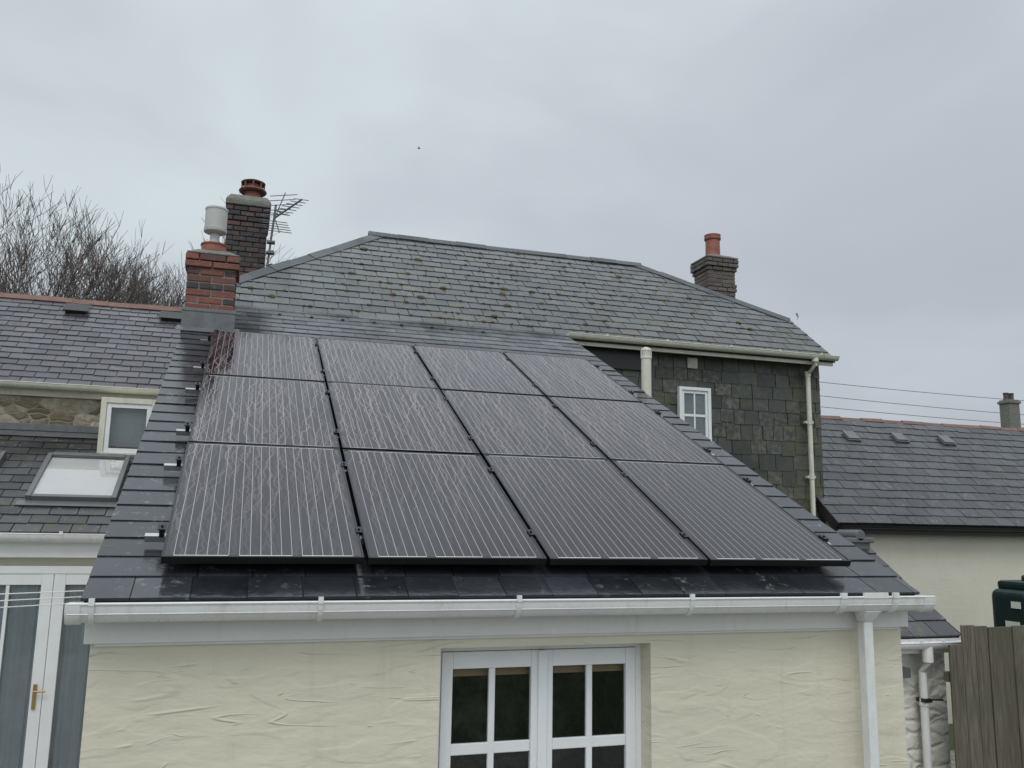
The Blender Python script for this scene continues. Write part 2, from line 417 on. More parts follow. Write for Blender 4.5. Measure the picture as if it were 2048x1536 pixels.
# ---------------------------------------------------------------- ground
mb=MB(); mb.face([(-600,-600,GZ),(600,-600,GZ),(600,600,GZ),(-600,600,GZ)])
g=mb.build("ground",None,M['ground'],recalc=False); g["kind"]="structure"
mb=MB(); mb.box(-6,9,-1.5,9.3,GZ-.1,GZ+.012)
g=mb.build("patio",None,M['patio']); g["kind"]="structure"

# ================================================================ REAR EXTENSION
ext=thing("house_extension",(1.7,4.62,GZ),"single storey cream rendered extension with wet slate lean-to roof","house")
ET=.4746; EV,EN,EA=slope(ET)
EO=Vector((-.66,4.47,-.3645))
def extz(y): return -.2933+ET*(y-4.62)
mb=MB()
x0,x1,zt=1.07,2.29,-.64
mb.box(-.62,x0,4.62,4.87,GZ,-.38); mb.box(x1,4.02,4.62,4.87,GZ,-.38); mb.box(x0,x1,4.62,4.87,zt,-.38)
side=[(4.87,GZ),(10.84,GZ),(10.84,extz(10.84)-.09),(4.87,extz(4.87)-.09)]
mb.prism_x(side,-.62,-.38); mb.prism_x(side,3.78,4.02)
mb.build("wall",ext,M['render'])
mb=MB()
L=(10.70-4.47)/math.cos(EA)
mb.obox(EO,X,EV,EN,.012,4.698,.02,L,-.05,-.006)
deck=mb.build("roof",ext,M['deck'])
mb=MB(); slates(mb,EO,X,EV,EN,[(0,0),(4.71,0),(4.71,L),(0,L)],.262,.209,.006,.003,.003,rnd=random.Random(11),lf=.0012,edge=.36)
mb.build("slate_covering",deck,M['slate_ext'],recalc=False)
r=random.Random(5)
for k in range(8):
    mb=MB(); xx=.95+k*.36+r.uniform(-.06,.06); v=L-.42
    mb.obox(EO,X,EV,EN,xx,xx+.035,v,v+.035,.004,.018)
    mb.build("vent_clip",deck,M['blackp'])
mb=MB(); mb.box(-.645,4.045,4.575,4.598,-.575,-.40); mb.build("fascia",ext,M['white_dirty'],bevel=.003)
mb=MB(); mb.box(-.60,4.0,4.600,4.619,-.59,-.41); mb.build("soffit_board",ext,M['white_wood'])
gut=MB(); gy,gz,gr,gd=4.455,-.378,.062,1.42
gut.gutter(-.70,4.09,gy,gz,gr,dp=gd)
gut.tube([(-.70,gy-gr,gz),(4.09,gy-gr,gz)],.0065,8)
gut.tube([(-.70,gy-gr+.004,gz-.045),(4.09,gy-gr+.004,gz-.045)],.003,6)
gob=gut.build("gutter",ext,M['white'],smooth=True)
def gbracket(mb,x,w=.022,rr=gr+.005,y=gy,z=gz,tab=True,dp=1.0):
    mb.gutter(x-w/2,x+w/2,y,z+.004,rr,.006,cap=False,dp=dp)
    if tab:
        mb.box(x-w/2,x+w/2,y-rr-.004,y-rr+.014,z-.006,z+.026)
for xb in (.415,1.427,2.434,3.43,3.80,-.60):
    b=MB(); gbracket(b,xb,.024 if xb<3 else .04,gr+.009,dp=gd); b.box(xb-.02,xb+.02,gy+.05,4.574,gz-.05,gz-.006)
    b.build("gutter_bracket",gob,M['white'],smooth=True)
b=MB(); gbracket(b,3.66,.17,gr+.004,dp=gd); b.build("gutter_outlet",gob,M['white'],smooth=True)
for a,c in ((4.02,4.095),(-.705,-.65)):
    b=MB(); b.gutter(a,c,gy,gz,gr+.005,cap=True,dp=gd); b.build("stop_end",gob,M['white'],smooth=True)
def frustum(mb,c0,w0,c1,w1):
    a=[(c0[0]+i*w0/2,c0[1]+j*w0/2,c0[2]) for i,j in((-1,-1),(1,-1),(1,1),(-1,1))]
    d=[(c1[0]+i*w1/2,c1[1]+j*w1/2,c1[2]) for i,j in((-1,-1),(1,-1),(1,1),(-1,1))]
    mb.mesh(a+d,[(0,3,2,1),(4,5,6,7),(0,1,5,4),(1,2,6,5),(2,3,7,6),(3,0,4,7)])
b=MB()
frustum(b,(3.66,4.50,-.53),.064,(3.66,4.47,-.46),.115)
b.box(3.628,3.692,4.468,4.532,GZ,-.53); b.box(3.615,3.705,4.525,4.619,-1.6,-1.565); b.box(3.615,3.705,4.525,4.619,-2.3,-2.265)
b.build("downpipe",ext,M['white'],bevel=.006)

def leaf(w,gl,x0,x1,z0,z1,y,st,tr,br,cols,rows,mu,d=.045):
    w.box(x0,x0+st,y,y+d,z0,z1); w.box(x1-st,x1,y,y+d,z0,z1)
    w.box(x0+st,x1-st,y+.002,y+d-.002,z1-tr,z1); w.box(x0+st,x1-st,y+.002,y+d-.002,z0,z0+br)
    iw=(x1-x0-2*st); ih=(z1-z0-tr-br)
    for c in range(1,cols):
        xc=x0+st+iw*c/cols; w.box(xc-mu/2,xc+mu/2,y+.008,y+d-.008,z0+br,z1-tr)
    for r_ in range(1,rows):
        zc=z0+br+ih*r_/rows; w.box(x0+st,x1-st,y+.010,y+d-.010,zc-mu*.8,zc+mu*.8)
    gl.face([(x0+st,y+d*.6,z0+br),(x1-st,y+d*.6,z0+br),(x1-st,y+d*.6,z1-tr),(x0+st,y+d*.6,z1-tr)])
fy=4.745
door=MB(); door.box(x0,x0+.035,fy,fy+.07,GZ,zt); door.box(x1-.035,x1,fy,fy+.07,GZ,zt); door.box(x0+.035,x1-.035,fy,fy+.07,zt-.035,zt)
door.box(x0-.02,x1+.02,4.60,fy,GZ+.0,GZ+.05)
dframe=door.build("french_door",ext,M['white_wood'],bevel=.003)
for a,bb in ((x0+.037,1.679),(1.683,x1-.037)):
    w=MB(); gl=MB(); leaf(w,gl,a,bb,GZ+.06,zt-.038,fy-.006,.062,.09,.2,2,4,.036)
    lf=w.build("door_leaf",dframe,M['white_wood'],bevel=.004); gl.build("glass",lf,M['glass'],recalc=False)
w=MB(); w.box(1.655,1.707,fy-.02,fy-.0065,GZ+.06,zt-.04); w.build("cover_strip",dframe,M['white_wood'],bevel=.003)
w=MB(); w.box(.8,2.6,6.2,6.22,GZ,-.45); w.box(.8,.82,4.88,6.2,GZ,-.45); w.box(2.58,2.6,4.88,6.2,GZ,-.45); w.box(.8,2.6,4.88,6.2,-.45,-.43)
w.build("room_interior",ext,M['interior'])
w=MB(); w.box(1.1,2.27,4.815,4.84,-.82,-.66); w.build("blind_or_reflection",ext,M['blind_or_reflection'],bevel=.004)
w=MB(); w.box(1.35,2.0,5.3,5.9,GZ,-1.9); w.box(1.2,2.2,5.2,6.0,-1.9,-1.86); w.build("table",ext,M['wood'])

# ---------------------------------------------------------------- soil pipe
sp=thing("soil_vent_pipe",(4.2,8.52,GZ),"cream plastic soil vent pipe with ribbed cowl beside the roof edge","pipe")
b=MB(); b.tube([(4.2,8.52,GZ),(4.2,8.52,1.86)],.055,16); b.tube([(4.2,8.52,1.30),(4.2,8.52,1.40)],.062,16); b.build("pipe",sp,M['cream_plastic'],smooth=True)
b=MB(); b.lathe((4.2,8.52,1.85),[(.06,0),(.062,.02),(.05,.03),(.05,.09),(.058,.095),(.05,.12),(.015,.135)],16)
for k in range(10):
    a=k*math.pi/5; b.tube([(4.2+.056*math.cos(a),8.52+.056*math.sin(a),1.87),(4.2+.056*math.cos(a),8.52+.056*math.sin(a),1.95)],.006,6)
b.build("cowl",sp,M['cream_plastic'],smooth=True)

# ---------------------------------------------------------------- rails and panels
PO=Vector((-.35,4.62,-.1733))
for j in range(3):
    for s in (.32,1.30):
        sl=j*1.622+s
        o3=PO+EV*sl
        rl=thing("mounting_rail",o3,"bare aluminium solar mounting rail fixed across the slate roof","mounting rail","solar mounting rails")
        b=MB(); jx=random.uniform(-.015,.015); e0=-.095+jx; e1=4.115+jx
        b.obox(o3,X,EV,EN,e0,e1,-.018,.018,-.076,-.071); b.obox(o3,X,EV,EN,e0,e1,-.018,.018,-.046,-.041)
        b.obox(o3,X,EV,EN,e0,e1,-.018,-.013,-.071,-.046); b.obox(o3,X,EV,EN,e0,e1,.013,.018,-.071,-.046)
        b.build("rail",rl,M['alu'])
        for k in range(5):
            xc=[-.018,1.0,2.01,3.02,4.048][k]
            b=MB(); e=.012 if k in(0,4) else .007
            b.obox(o3,X,EV,EN,xc-e,xc+e,-.035,.035,-.040,.002)
            b.obox(o3,X,EV,EN,xc-e-.009,xc+e+.009,-.035,.035,.002,.007)
            c=o3+X*xc+EN*.007; b.tube([c,c+EN*.008],.007,6)
            b.build("clamp",rl,M['black'])
        for k in range(4):
            xc=.15+k*1.25
            b=MB(); b.obox(o3,X,EV,EN,xc-.02,xc+.02,-.06,-.022,-.104,-.05); b.obox(o3,X,EV,EN,xc-.03,xc+.03,-.06,.14,-.104,-.098)
            b.build("roof_hook",rl,M['alu'])
pf=MB(); W,Hh=.99,1.60
pf.box(0,W,0,.014,-.04,0); pf.box(0,W,Hh-.014,Hh,-.04,0); pf.box(0,.012,.014,Hh-.014,-.04,0); pf.box(W-.012,W,.014,Hh-.014,-.04,0)
pf.box(.012,W-.012,.014,Hh-.014,-.034,-.030)
pg=MB(); pg.face([(.012,.014,-.003),(W-.012,.014,-.003),(W-.012,Hh-.014,-.003),(.012,Hh-.014,-.003)])
proto=None
for j in range(3):
    for i in range(4):
        loc=PO+X*(i*1.01+.01+random.uniform(-.002,.002))+EV*(j*1.622)
        e=thing("solar_panel",loc,"black framed solar panel with thin white busbar lines and rain streaks","solar panel","solar panels on the slate roof")
        e.rotation_euler=(EA+random.uniform(-.003,.003),random.uniform(-.002,.002),0)
        if proto is None:
            a=pf.build("frame",e,M['black'],bevel=.0015,local=True); c=pg.build("cell_sheet",e,M['solar'],local=True,recalc=False); proto=(a,c)
        else:
            for q in proto:
                n=q.copy(); n.parent=e; COL.objects.link(n)

# ================================================================ MAIN HOUSE
house=thing("house",(4,10.85,GZ),"two storey slate hung stone house with mossy slate hipped roof","house")
MT=.78; MV,MN,MA=slope(MT); cm=math.cos(MA)
MO=Vector((0,10.62,2.538))
def mz(y): return 2.6+MT*(y-10.7)
mb=MB()
mb.prism_x([(10.85,GZ),(15.4,GZ),(15.4,2.62),(10.85,2.62)],-.55,8.2)
mb.prism_x([(10.86,2.62),(15.39,2.62),(14.5,3.28),(11.75,3.28)],8.0,8.2)
mb.build("wall",house,M['slate_wall'])
mb=MB(); rr=random.Random(21)
WO=Vector((4.03,10.84,-.55)); N_=-Yv
def hole(u,v):
    xx=4.03+u; z=-.55+v
    return (5.80<xx<6.34 and 1.20<z<2.0)
slates(mb,WO,X,Zv,N_,[(0,0),(4.17,0),(4.17,3.08),(0,3.08)],.245,.20,.006,.003,.018,skip=hole,rowrand=True,rnd=rr,lf=.005)
mb.build("slate_hanging",house,M['slate_wall'],recalc=False)
mb=MB()
A=(6.32,13.13,mz(13.13));B=(8.33,11.69,mz(11.69));Bb=(8.33,14.57,mz(11.69)); A2=(1.79,13.13,mz(13.13)); C=(-.6,10.95,mz(10.95)); Cb=(-.6,15.31,mz(10.95))
E1=(8.33,10.62,2.538);E1b=(8.33,15.64,2.538);E2=(-.6,10.62,2.538);E2b=(-.6,15.64,2.538)
off=-.008
dn=lambda p:(p[0],p[1],p[2]+off)
for f in ([E2,E1,B,A,A2,C],[A,B,Bb],[A2,Cb,C],[E2b,Cb,A2,A,Bb,E1b]): mb.face([dn(q) for q in f])
mb.face([(E2[0],E2[1],E2[2]-.06),(E1[0],E1[1],E1[2]-.06),(E1[0],E1[1],E1[2]-.01),(E2[0],E2[1],E2[2]-.01)])
mb.face([(8.33,10.62,2.48),(8.33,11.69,mz(11.69)-.06),(8.33,11.69,mz(11.69)-.01),(8.33,10.62,2.53)])
mroof=mb.build("roof",house,M['ridge'],recalc=False)
vv=lambda y:(y-10.62)/cm
mb=MB()
poly=[(-.6,0),(8.34,0),(8.33,vv(11.69)),(6.32,vv(13.13)),(1.79,vv(13.13)),(-.6,vv(10.95))]
slates(mb,MO,X,MV,MN,poly,.30,.205,.007,.007,.008,rnd=random.Random(31),lf=.003)
mb.build("slate_covering",mroof,M['slate_main'],recalc=False)
def capline(mb,Aa,Bb_,n1,n2,w,seg,lift=.02,th=.012,rnd=random.Random(2),wob=1.0):
    Aa=Vector(Aa);Bb_=Vector(Bb_);d=(Bb_-Aa);Ln=d.length;d.normalize()
    k=max(1,int(round(Ln/seg)))
    fl=[]
    for n in (n1,n2):
        f=n.cross(d).normalized()
        if f.z>0: f=-f
        fl.append((f,n.normalized()))
    for i in range(k):
        s0=Ln*i/k-.01; s1=Ln*(i+1)/k+.012
        j0=rnd.uniform(-.008,.008)*wob; j1=rnd.uniform(-.005,.005)*wob
        t=(rnd.random(),rnd.random(),rnd.random())
        for f,n in fl:
            ta=Zv*(lift+j0+.004*(i%2)+j1); tb=Zv*(lift+j0+.004*(i%2)-j1)
            p=[Aa+d*s0+ta,Aa+d*s1+tb,Aa+d*s1+tb*.6+f*w,Aa+d*s0+ta*.6+f*w]
            q=[x-n*th for x in p]
            mb.mesh(p+q,[(0,1,2,3),(4,7,6,5),(0,4,5,1),(1,5,6,2),(2,6,7,3),(3,7,4,0)],t)
mb=MB()
nf=MN; nb=Vector((0,-MN.y,MN.z))
nr=(Vector(B)-Vector(A)).cross(Vector(Bb)-Vector(A)); nr=nr if nr.z>0 else -nr
nl=(Vector(C)-Vector(A2)).cross(Vector(Cb)-Vector(A2)); nl=nl if nl.z>0 else -nl
Ar=Vector(A);A2r=Vector(A2)
mid=(Ar+A2r)/2-Zv*.012
capline(mb,A2r-X*.10,mid,nf,nb,.11,.46,.050,wob=.35); capline(mb,mid,Ar+X*.05,nf,nb,.11,.46,.050,wob=.35)
mb.build("ridge_tiles",mroof,M['ridge'])
mb=MB(); capline(mb,A,B,nf,nr,.15,.42,.03,wob=.6); mb.build("hip_tiles",mroof,M['ridge'])
mb=MB(); capline(mb,A2,C,nf,nl,.15,.42,.03,wob=.6); mb.build("hip_tiles",mroof,M['ridge'])
b=MB(); pts=[]
for k in range(9):
    a=-.6+k*.62; pts.append((8.34+.03+.05*math.cos(a)*.8+.01*k,11.60,3.40+.045*math.sin(a)+.008*k))
b.tube(pts,.006,6); b.build("hip_iron",mroof,M['lead'])
mb=MB(); rr=random.Random(77)
for k in range(330):
    for _ in range(20):
        u=rr.gauss(2.9,1.9); v=rr.uniform(.2,vv(13.1)); 
        y=10.62+v*cm
        xl=-.6+(y-10.95)*(2.39/2.18) if y>10.95 else -.6; xr=8.3-(y-11.69)*(2.01/1.44) if y>11.69 else 8.3
        if xl+.2<u<xr-.2: break
    else: continue
    sz=rr.uniform(.007,.024)*(1.8 if rr.random()<.14 else 1)
    vs=[];n=7; c=MO+X*u+MV*(math.floor(v/.205)*.205-.004+rr.uniform(0,.02))+MN*.006
    for ring,(rf,h) in enumerate(((1,0),(.8,.45),(.35,.75))):
        for q in range(n):
            a=2*math.pi*q/n; R_=sz*rf*rr.uniform(.7,1.25)
            vs.append(c+X*(R_*1.5*math.cos(a))+MV*(R_*math.sin(a))+MN*(h*sz*.7))
    fs=[(r0*n+q,r0*n+(q+1)%n,(r0+1)*n+(q+1)%n,(r0+1)*n+q) for r0 in range(2) for q in range(n)]+[tuple(range(2*n,3*n))]
    mb.mesh(vs,fs,(rr.random(),)*3)
o=mb.build("moss_clumps",mroof,M['moss'],smooth=True); o["kind"]="stuff"
gy2,gz2=10.555,2.555
b=MB(); b.gutter(4.05,8.31,gy2,gz2,.062); b.tube([(4.05,gy2-.062,gz2),(8.31,gy2-.062,gz2)],.006,6)
b.build("gutter",house,M['cream_plastic'],smooth=True)
b=MB(); b.box(4.05,8.30,10.63,10.655,2.43,2.51); b.build("fascia",house,M['cream_plastic'],bevel=.003)
b=MB(); b.box(4.05,5.3,10.79,10.815,2.18,2.50); b.build("eaves_shade_strip",house,M['blackp'])  # black strip added on the wall to imitate shade under the overhang
for xb in (4.6,5.5,6.5,7.3,8.0):
    b=MB(); gbracket(b,xb,.03,.067,gy2,gz2); b.build("gutter_bracket",house,M['cream_plastic'],smooth=True)
b=MB(); b.tube([(7.93,gy2,gz2-.05),(7.93,gy2,gz2-.14),(7.93,10.74,gz2-.26),(7.93,10.74,.2),(7.98,10.72,.1),(8.0,10.7,GZ)],.036,12)
for z in (2.27,1.55,.75): b.tube([(7.93,10.74,z),(7.93,10.74,z+.07)],.044,12)
for z in (1.55,.75): b.box(7.86,8.0,10.74,10.80,z+.02,z+.05)
b.tube([(7.93,gy2,gz2-.03),(7.93,gy2,gz2-.1)],.05,12)
b.build("downpipe",house,M['cream_plastic'],smooth=True)
w=MB(); w.box(5.82,5.865,10.765,10.84,1.21,1.99); w.box(6.275,6.32,10.765,10.84,1.21,1.99); w.box(5.865,6.275,10.765,10.84,1.945,1.99); w.box(5.80,6.34,10.74,10.84,1.18,1.225)
wf=w.build("window",house,M['white_wood'],bevel=.003)
w=MB();gl=MB(); leaf(w,gl,5.868,6.272,1.228,1.942,10.785,.035,.04,.05,2,2,.022,.035); sf=w.build("sash",wf,M['white_wood'],bevel=.002); gl.build("glass",sf,M['darkglass'],recalc=False)
w=MB(); w.box(5.98,6.13,10.80,10.825,2.27,2.42)
for k in range(4): w.obox((5.99,10.79,2.285+k*.032),X,Vector((0,-.6,.8)),Vector((0,-.8,-.6)),0,.13,-.01,.02,-.002,.003)
w.build("vent_grille",house,M['cream_plastic'])

# ---------------------------------------------------------------- chimneys
def bricks(mb,x0,x1,y0,y1,z0,n,ch=.075,bl=.225,proj=lambda i:0,rnd=None,bias=lambda i,r:r.random(),g=.013):
    for i in range(n):
        p=proj(i); X0,X1,Y0,Y1=x0-p,x1+p,y0-p,y1+p
        z=z0+i*ch; d=.1
        def run(a,b,fn,off):
            L_=b-a; k=max(1,round(L_/bl)); st=L_/k; cuts=[a]
            c=a+(st*.5 if off else st)
            while c<b-.03: cuts.append(c); c+=st
            cuts.append(b)
            for q in range(len(cuts)-1):
                j=rnd.uniform(-.007,.007)
                fn(cuts[q]+(g/2 if q else 0),cuts[q+1]-(g/2 if q<len(cuts)-2 else 0),j,(bias(i,rnd),rnd.random(),rnd.random()))
        run(X0,X1,lambda a,b,j,t:mb.box(a,b,Y0+j,Y0+d,z,z+ch-g,t),i%2)
        run(X0,X1,lambda a,b,j,t:mb.box(a,b,Y1-d,Y1+j,z,z+ch-g,t),i%2)
        run(Y0+d+g,Y1-d-g,lambda a,b,j,t:mb.box(X0+j,X0+d,a,b,z,z+ch-g,t),(i+1)%2)
        run(Y0+d+g,Y1-d-g,lambda a,b,j,t:mb.box(X1-d,X1+j,a,b,z,z+ch-g,t),(i+1)%2)
def pot(mb,c,r,h,rim=.02):
    mb.lathe(c,[(r*1.15,0),(r*1.15,h*.1),(r,h*.14),(r*.95,h*.78),(r*1.1,h*.8),(r*1.15,h*.86),(r*1.05,h*.9),(r*1.12,h*.97),(r*1.12,h),(r*.85,h),(r*.8,h*.7)],22)

ch=MB(); rr=random.Random(4)
bx0,bx1,by0,by1=-.665,-.175,9.42,9.91
bricks(ch,bx0,bx1,by0,by1,2.19,8,.077,.235,lambda i:(0,0,0,0,0,.0,.028,.028)[i],rr,lambda i,r:(r.uniform(0,.25) if (i%2==1 and r.random()<.75) else r.uniform(.5,1)),g=.016)
c1=ch.build("chimney",ext,M['brick_red'],bevel=.005,label="short red and grey banded brick chimney with lead base")
m_=MB(); m_.box(bx0+.010,bx1-.010,by0+.010,by1-.010,1.75,2.79); m_.build("mortar_core",c1,M['mortar'])
m_=MB(); m_.box(bx0-.02,bx1+.02,by0-.02,by1+.02,2.795,2.82);frustum(m_,(-.42,9.665,2.82),.50,(-.42,9.665,2.875),.32); m_.build("flaunching",c1,M['cement'],bevel=.012)
m_=MB()
m_.box(bx0-.02,bx1+.02,by0-.02,by1+.02,1.80,2.185)
m_.obox((bx0-.06,by0-.10,extz(by0-.10)),X,EV,EN,0,.62,-.06,.16,.010,.018); m_.box(bx0-.026,bx1+.026,by0-.026,by0,2.165,2.20)
m_.build("lead_flashing",c1,M['lead'],bevel=.006)
m_=MB(); m_.lathe((-.43,9.66,2.86),[(.15,0),(.155,.03),(.135,.04),(.13,.10),(.14,.105),(.14,.12),(.08,.122)],20); m_.build("chimney_pot",c1,M['terra'],smooth=True)
m_=MB(); m_.lathe((-.43,9.66,2.95),[(.065,0),(.065,.06),(.05,.065),(.05,.18)],18)
m_.lathe((-.43,9.66,3.11),[(.09,0),(.118,.012),(.121,.02),(.121,.05),(.116,.052),(.116,.26),(.121,.262),(.121,.28),(.110,.29),(.03,.30)],24)
m_.build("flue_cowl",c1,M['grey_metal'],smooth=True)

ch=MB(); rr=random.Random(9)
bricks(ch,-.42,.15,12.75,13.35,3.05,20,.0765,.22,lambda i:(0 if i<17 else .02),rr,lambda i,r:r.random())
c2=ch.build("chimney",house,M['brick_dark'],bevel=.006,label="tall sooty brick chimney with concrete cap")
m_=MB(); m_.box(-.410,.140,12.760,13.340,2.6,4.58); m_.build("mortar_core",c2,M['deck'])
m_=MB(); m_.box(-.455,.185,12.715,13.385,4.58,4.66); frustum(m_,(-.135,13.05,4.66),.65,(-.135,13.05,4.76),.52); m_.build("concrete_cap",c2,M['cement'],bevel=.015)
m_=MB(); m_.lathe((-.09,13.05,4.75),[(.13,0),(.12,.04),(.115,.15)],22); m_.build("chimney_pot",c2,M['terra'],smooth=True)
m_=MB(); m_.lathe((-.09,13.05,4.89),[(.12,0),(.19,.01),(.205,.03),(.19,.055),(.14,.07),(.13,.12),(.12,.14),(.17,.145),(.18,.165),(.10,.20),(.02,.22)],22)
for k in range(8):
    a=k*math.pi/4; m_.box(-.09+.16*math.cos(a)-.012,-.09+.16*math.cos(a)+.012,13.05+.16*math.sin(a)-.012,13.05+.16*math.sin(a)+.012,4.95,5.05)
m_.build("pot_cowl",c2,M['terra_dark'],smooth=True)

ch=MB(); rr=random.Random(19)
bricks(ch,7.84,8.38,13.35,13.88,2.9,26,.076,.22,lambda i:(0 if i<18 else (.02 if i<20 else (.0 if i<23 else (.025 if i==23 else .05)))),rr)
c3=ch.build("chimney",house,M['brick_brown'],bevel=.006,label="weathered brown brick chimney with corbelled top")
m_=MB(); m_.box(7.850,8.370,13.360,13.870,2.4,4.87); m_.build("mortar_core",c3,M['mortar'])
m_=MB(); m_.box(7.79,8.43,13.30,13.93,4.875,4.91);frustum(m_,(8.11,13.615,4.91),.6,(8.11,13.615,4.96),.42); m_.build("flaunching",c3,M['cement'],bevel=.012)
m_=MB(); pot(m_,(8.08,13.6,4.94),.135,.45); m_.build("chimney_pot",c3,M['terra'],smooth=True)

ae=thing("television_aerial",(.22,12.68,3.6),"grey metal television aerial on a mast strapped to the chimney","aerial")
b=MB(); b.tube([(.17,12.66,3.5),(.25,12.66,4.62)],.016,8); b.tube([(.16,12.72,3.9),(.25,12.62,3.9)],.012,6); b.tube([(.16,12.72,3.7),(.25,12.62,3.7)],.012,6)
b.box(.155,.27,12.60,12.70,3.86,3.89);b.box(.155,.27,12.60,12.70,4.02,4.05); b.build("mast",ae,M['frame_grey'])
b=MB(); P0=Vector((.24,12.5,4.36)); P1=Vector((.60,12.30,4.62)); b.tube([P0,P1],.014,6)
dd=(P1-P0).normalized(); pr=Vector((.80,-.56,-.22)).normalized(); up=Vector((.08,-.1,1)).normalized()
for k in range(7):
    c=P0.lerp(P1,.20+k*.13); l=.17-.008*k; 
    b.tube([c-pr*l,c+pr*l],.0065,5)
for sgn in (-1,1):
    for k in range(5):
        c=P0+up*sgn*(.05+k*.055)+dd*(.03*k); q=Vector((1,-.25,sgn*.10)).normalized(); b.tube([c-q*.20,c+q*.19],.0065,5)
    b.tube([P0,P0+up*sgn*.30+dd*.14],.008,6)
b.tube([(.25,12.66,4.55),P0.lerp(P1,.25)],.012,6)
b.build("antenna",ae,M['frame_grey'])

# ================================================================ COTTAGE
cot=thing("cottage",(-3.3,9.3,GZ),"cream cottage wing with purple slate roofs and stone upper wall","house")
mb=MB(); mb.prism_x([(9.3,GZ),(15.2,GZ),(15.2,1.45),(13.2,2.9),(11.25,1.5),(11.25,.95),(9.3,-.12)],-6.5,-.68); mb.build("wall",cot,M['render2'])
mb=MB(); mb.box(-6.5,-.68,11.165,11.25,.9,1.46); mb.build("stone_wall",cot,M['stone'])
LV,LN,LA=slope(.55); LO=Vector((-6.5,9.15,-.13)); LL=(11.16-9.15)/math.cos(LA)
mb=MB(); mb.obox(LO,X,LV,LN,0,5.83,.01,LL,-.04,-.006); lr=mb.build("roof",cot,M['deck'],label="lower slate roof with skylights")
mb=MB(); slates(mb,LO,X,LV,LN,[(0,0),(5.83,0),(5.83,LL),(0,LL)],.25,.17,.008,.005,.007,rnd=random.Random(41)); mb.build("slate_covering",lr,M['slate_low'],recalc=False)
mb=MB(); mb.obox(LO,X,LV,LN,0,5.83,LL-.13,LL+.0,.014,.022); mb.box(-6.5,-.68,11.145,11.163,1.0,1.08); mb.build("lead_flashing",lr,M['lead'],bevel=.003)
for sx in (-2.01,-3.25):
    w=MB(); a=sx+6.5; b0=.60;b1=1.62; wd=.83
    w.obox(LO,X,LV,LN,a,a+.05,b0,b1,-.02,.075); w.obox(LO,X,LV,LN,a+wd-.05,a+wd,b0,b1,-.02,.075)
    w.obox(LO,X,LV,LN,a+.05,a+wd-.05,b0,b0+.05,-.02,.070); w.obox(LO,X,LV,LN,a+.05,a+wd-.05,b1-.07,b1,-.02,.085)
    w.obox(LO,X,LV,LN,a-.07,a+wd+.07,b0-.10,b0,.012,.022)
    sk=w.build("skylight",cot,M['frame_grey'],bevel=.006)
    w=MB(); w.obox(LO,X,LV,LN,a+.05,a+wd-.05,b0+.05,b1-.07,.02,.045); w.build("blind_or_reflection",sk,M['sky_reflection'])  # white sheet under the glass, its colour imitating the sky's reflection
    w=MB(); P=lambda u,v:LO+X*u+LV*v+LN*.06; w.face([P(a+.05,b0+.05),P(a+wd-.05,b0+.05),P(a+wd-.05,b1-.07),P(a+.05,b1-.07)]); w.build("glass",sk,M['glass'],recalc=False)
b=MB(); b.gutter(-6.5,-.70,9.10,-.14,.062,dp=1.3); b.tube([(-6.5,9.04,-.14),(-.70,9.04,-.14)],.006,6); b.build("gutter",cot,M['white'],smooth=True)
b=MB(); b.box(-6.5,-.70,9.17,9.195,-.36,-.15); b.box(-6.5,-.70,9.195,9.30,-.36,-.335); b.build("fascia",cot,M['white_wood'],bevel=.003)
for xb in (-1.55,-2.9): 
    b=MB(); gbracket(b,xb,.03,.067,9.10,-.14,dp=1.3); b.build("gutter_bracket",cot,M['white'],smooth=True)
UV,UN,UA=slope(.7); UO=Vector((-6.5,11.05,1.53)); UL=(13.2-11.05)/math.cos(UA)
mb=MB(); mb.obox(UO,X,UV,UN,0,5.86,.01,UL,-.05,-.006); 
mb.face([(-6.5,13.2,3.03),(-.64,13.2,3.03),(-.64,15.35,1.5),(-6.5,15.35,1.5)])
ur=mb.build("roof",cot,M['deck'],label="upper purple slate roof with red ridge tiles",recalc=False)
mb=MB(); slates(mb,UO,X,UV,UN,[(0,0),(5.86,0),(5.86,UL),(0,UL)],.25,.16,.008,.005,.007,rnd=random.Random(51)); mb.build("slate_covering",ur,M['slate_left'],recalc=False)
mb=MB(); capline(mb,(-6.5,13.2,3.035),(-.6,13.2,3.035),UN,Vector((0,-UN.y,UN.z)),.12,.45,.04); mb.build("ridge_tiles",ur,M['redridge'])
for vx in (-2.42,-1.2):
    v=(12.83-11.05)/math.cos(UA); u=vx+6.5
    b=MB(); b.obox(UO,X,UV,UN,u,u+.25,v,v+.16,.0,.05); b.obox(UO,X,UV,UN,u-.03,u+.28,v-.02,v+.22,.05,.062); b.build("roof_vent",ur,M['blackp'])
b=MB(); b.gutter(-6.5,-.72,10.99,1.53,.06); b.tube([(-6.5,10.93,1.53),(-.72,10.93,1.53)],.006,6); b.build("gutter",cot,M['cream_plastic'],smooth=True)
b=MB(); b.box(-6.5,-.72,11.12,11.145,1.40,1.50); b.build("fascia",cot,M['cream_plastic'],bevel=.003)
w=MB(); w.box(-1.56,-1.50,10.72,11.16,.68,1.38); w.box(-1.02,-.96,10.72,11.16,.68,1.38); w.box(-1.50,-1.02,10.72,11.16,1.32,1.38); w.box(-1.52,-1.0,10.70,10.78,.70,.75)
dw=w.build("window",cot,M['cream_plastic'],bevel=.003)
w=MB();gl=MB(); leaf(w,gl,-1.498,-1.022,.752,1.318,10.735,.05,.05,.05,1,1,.02,.04); sf=w.build("sash",dw,M['white_wood'],bevel=.003); gl.build("glass",sf,M['glass'],recalc=False)
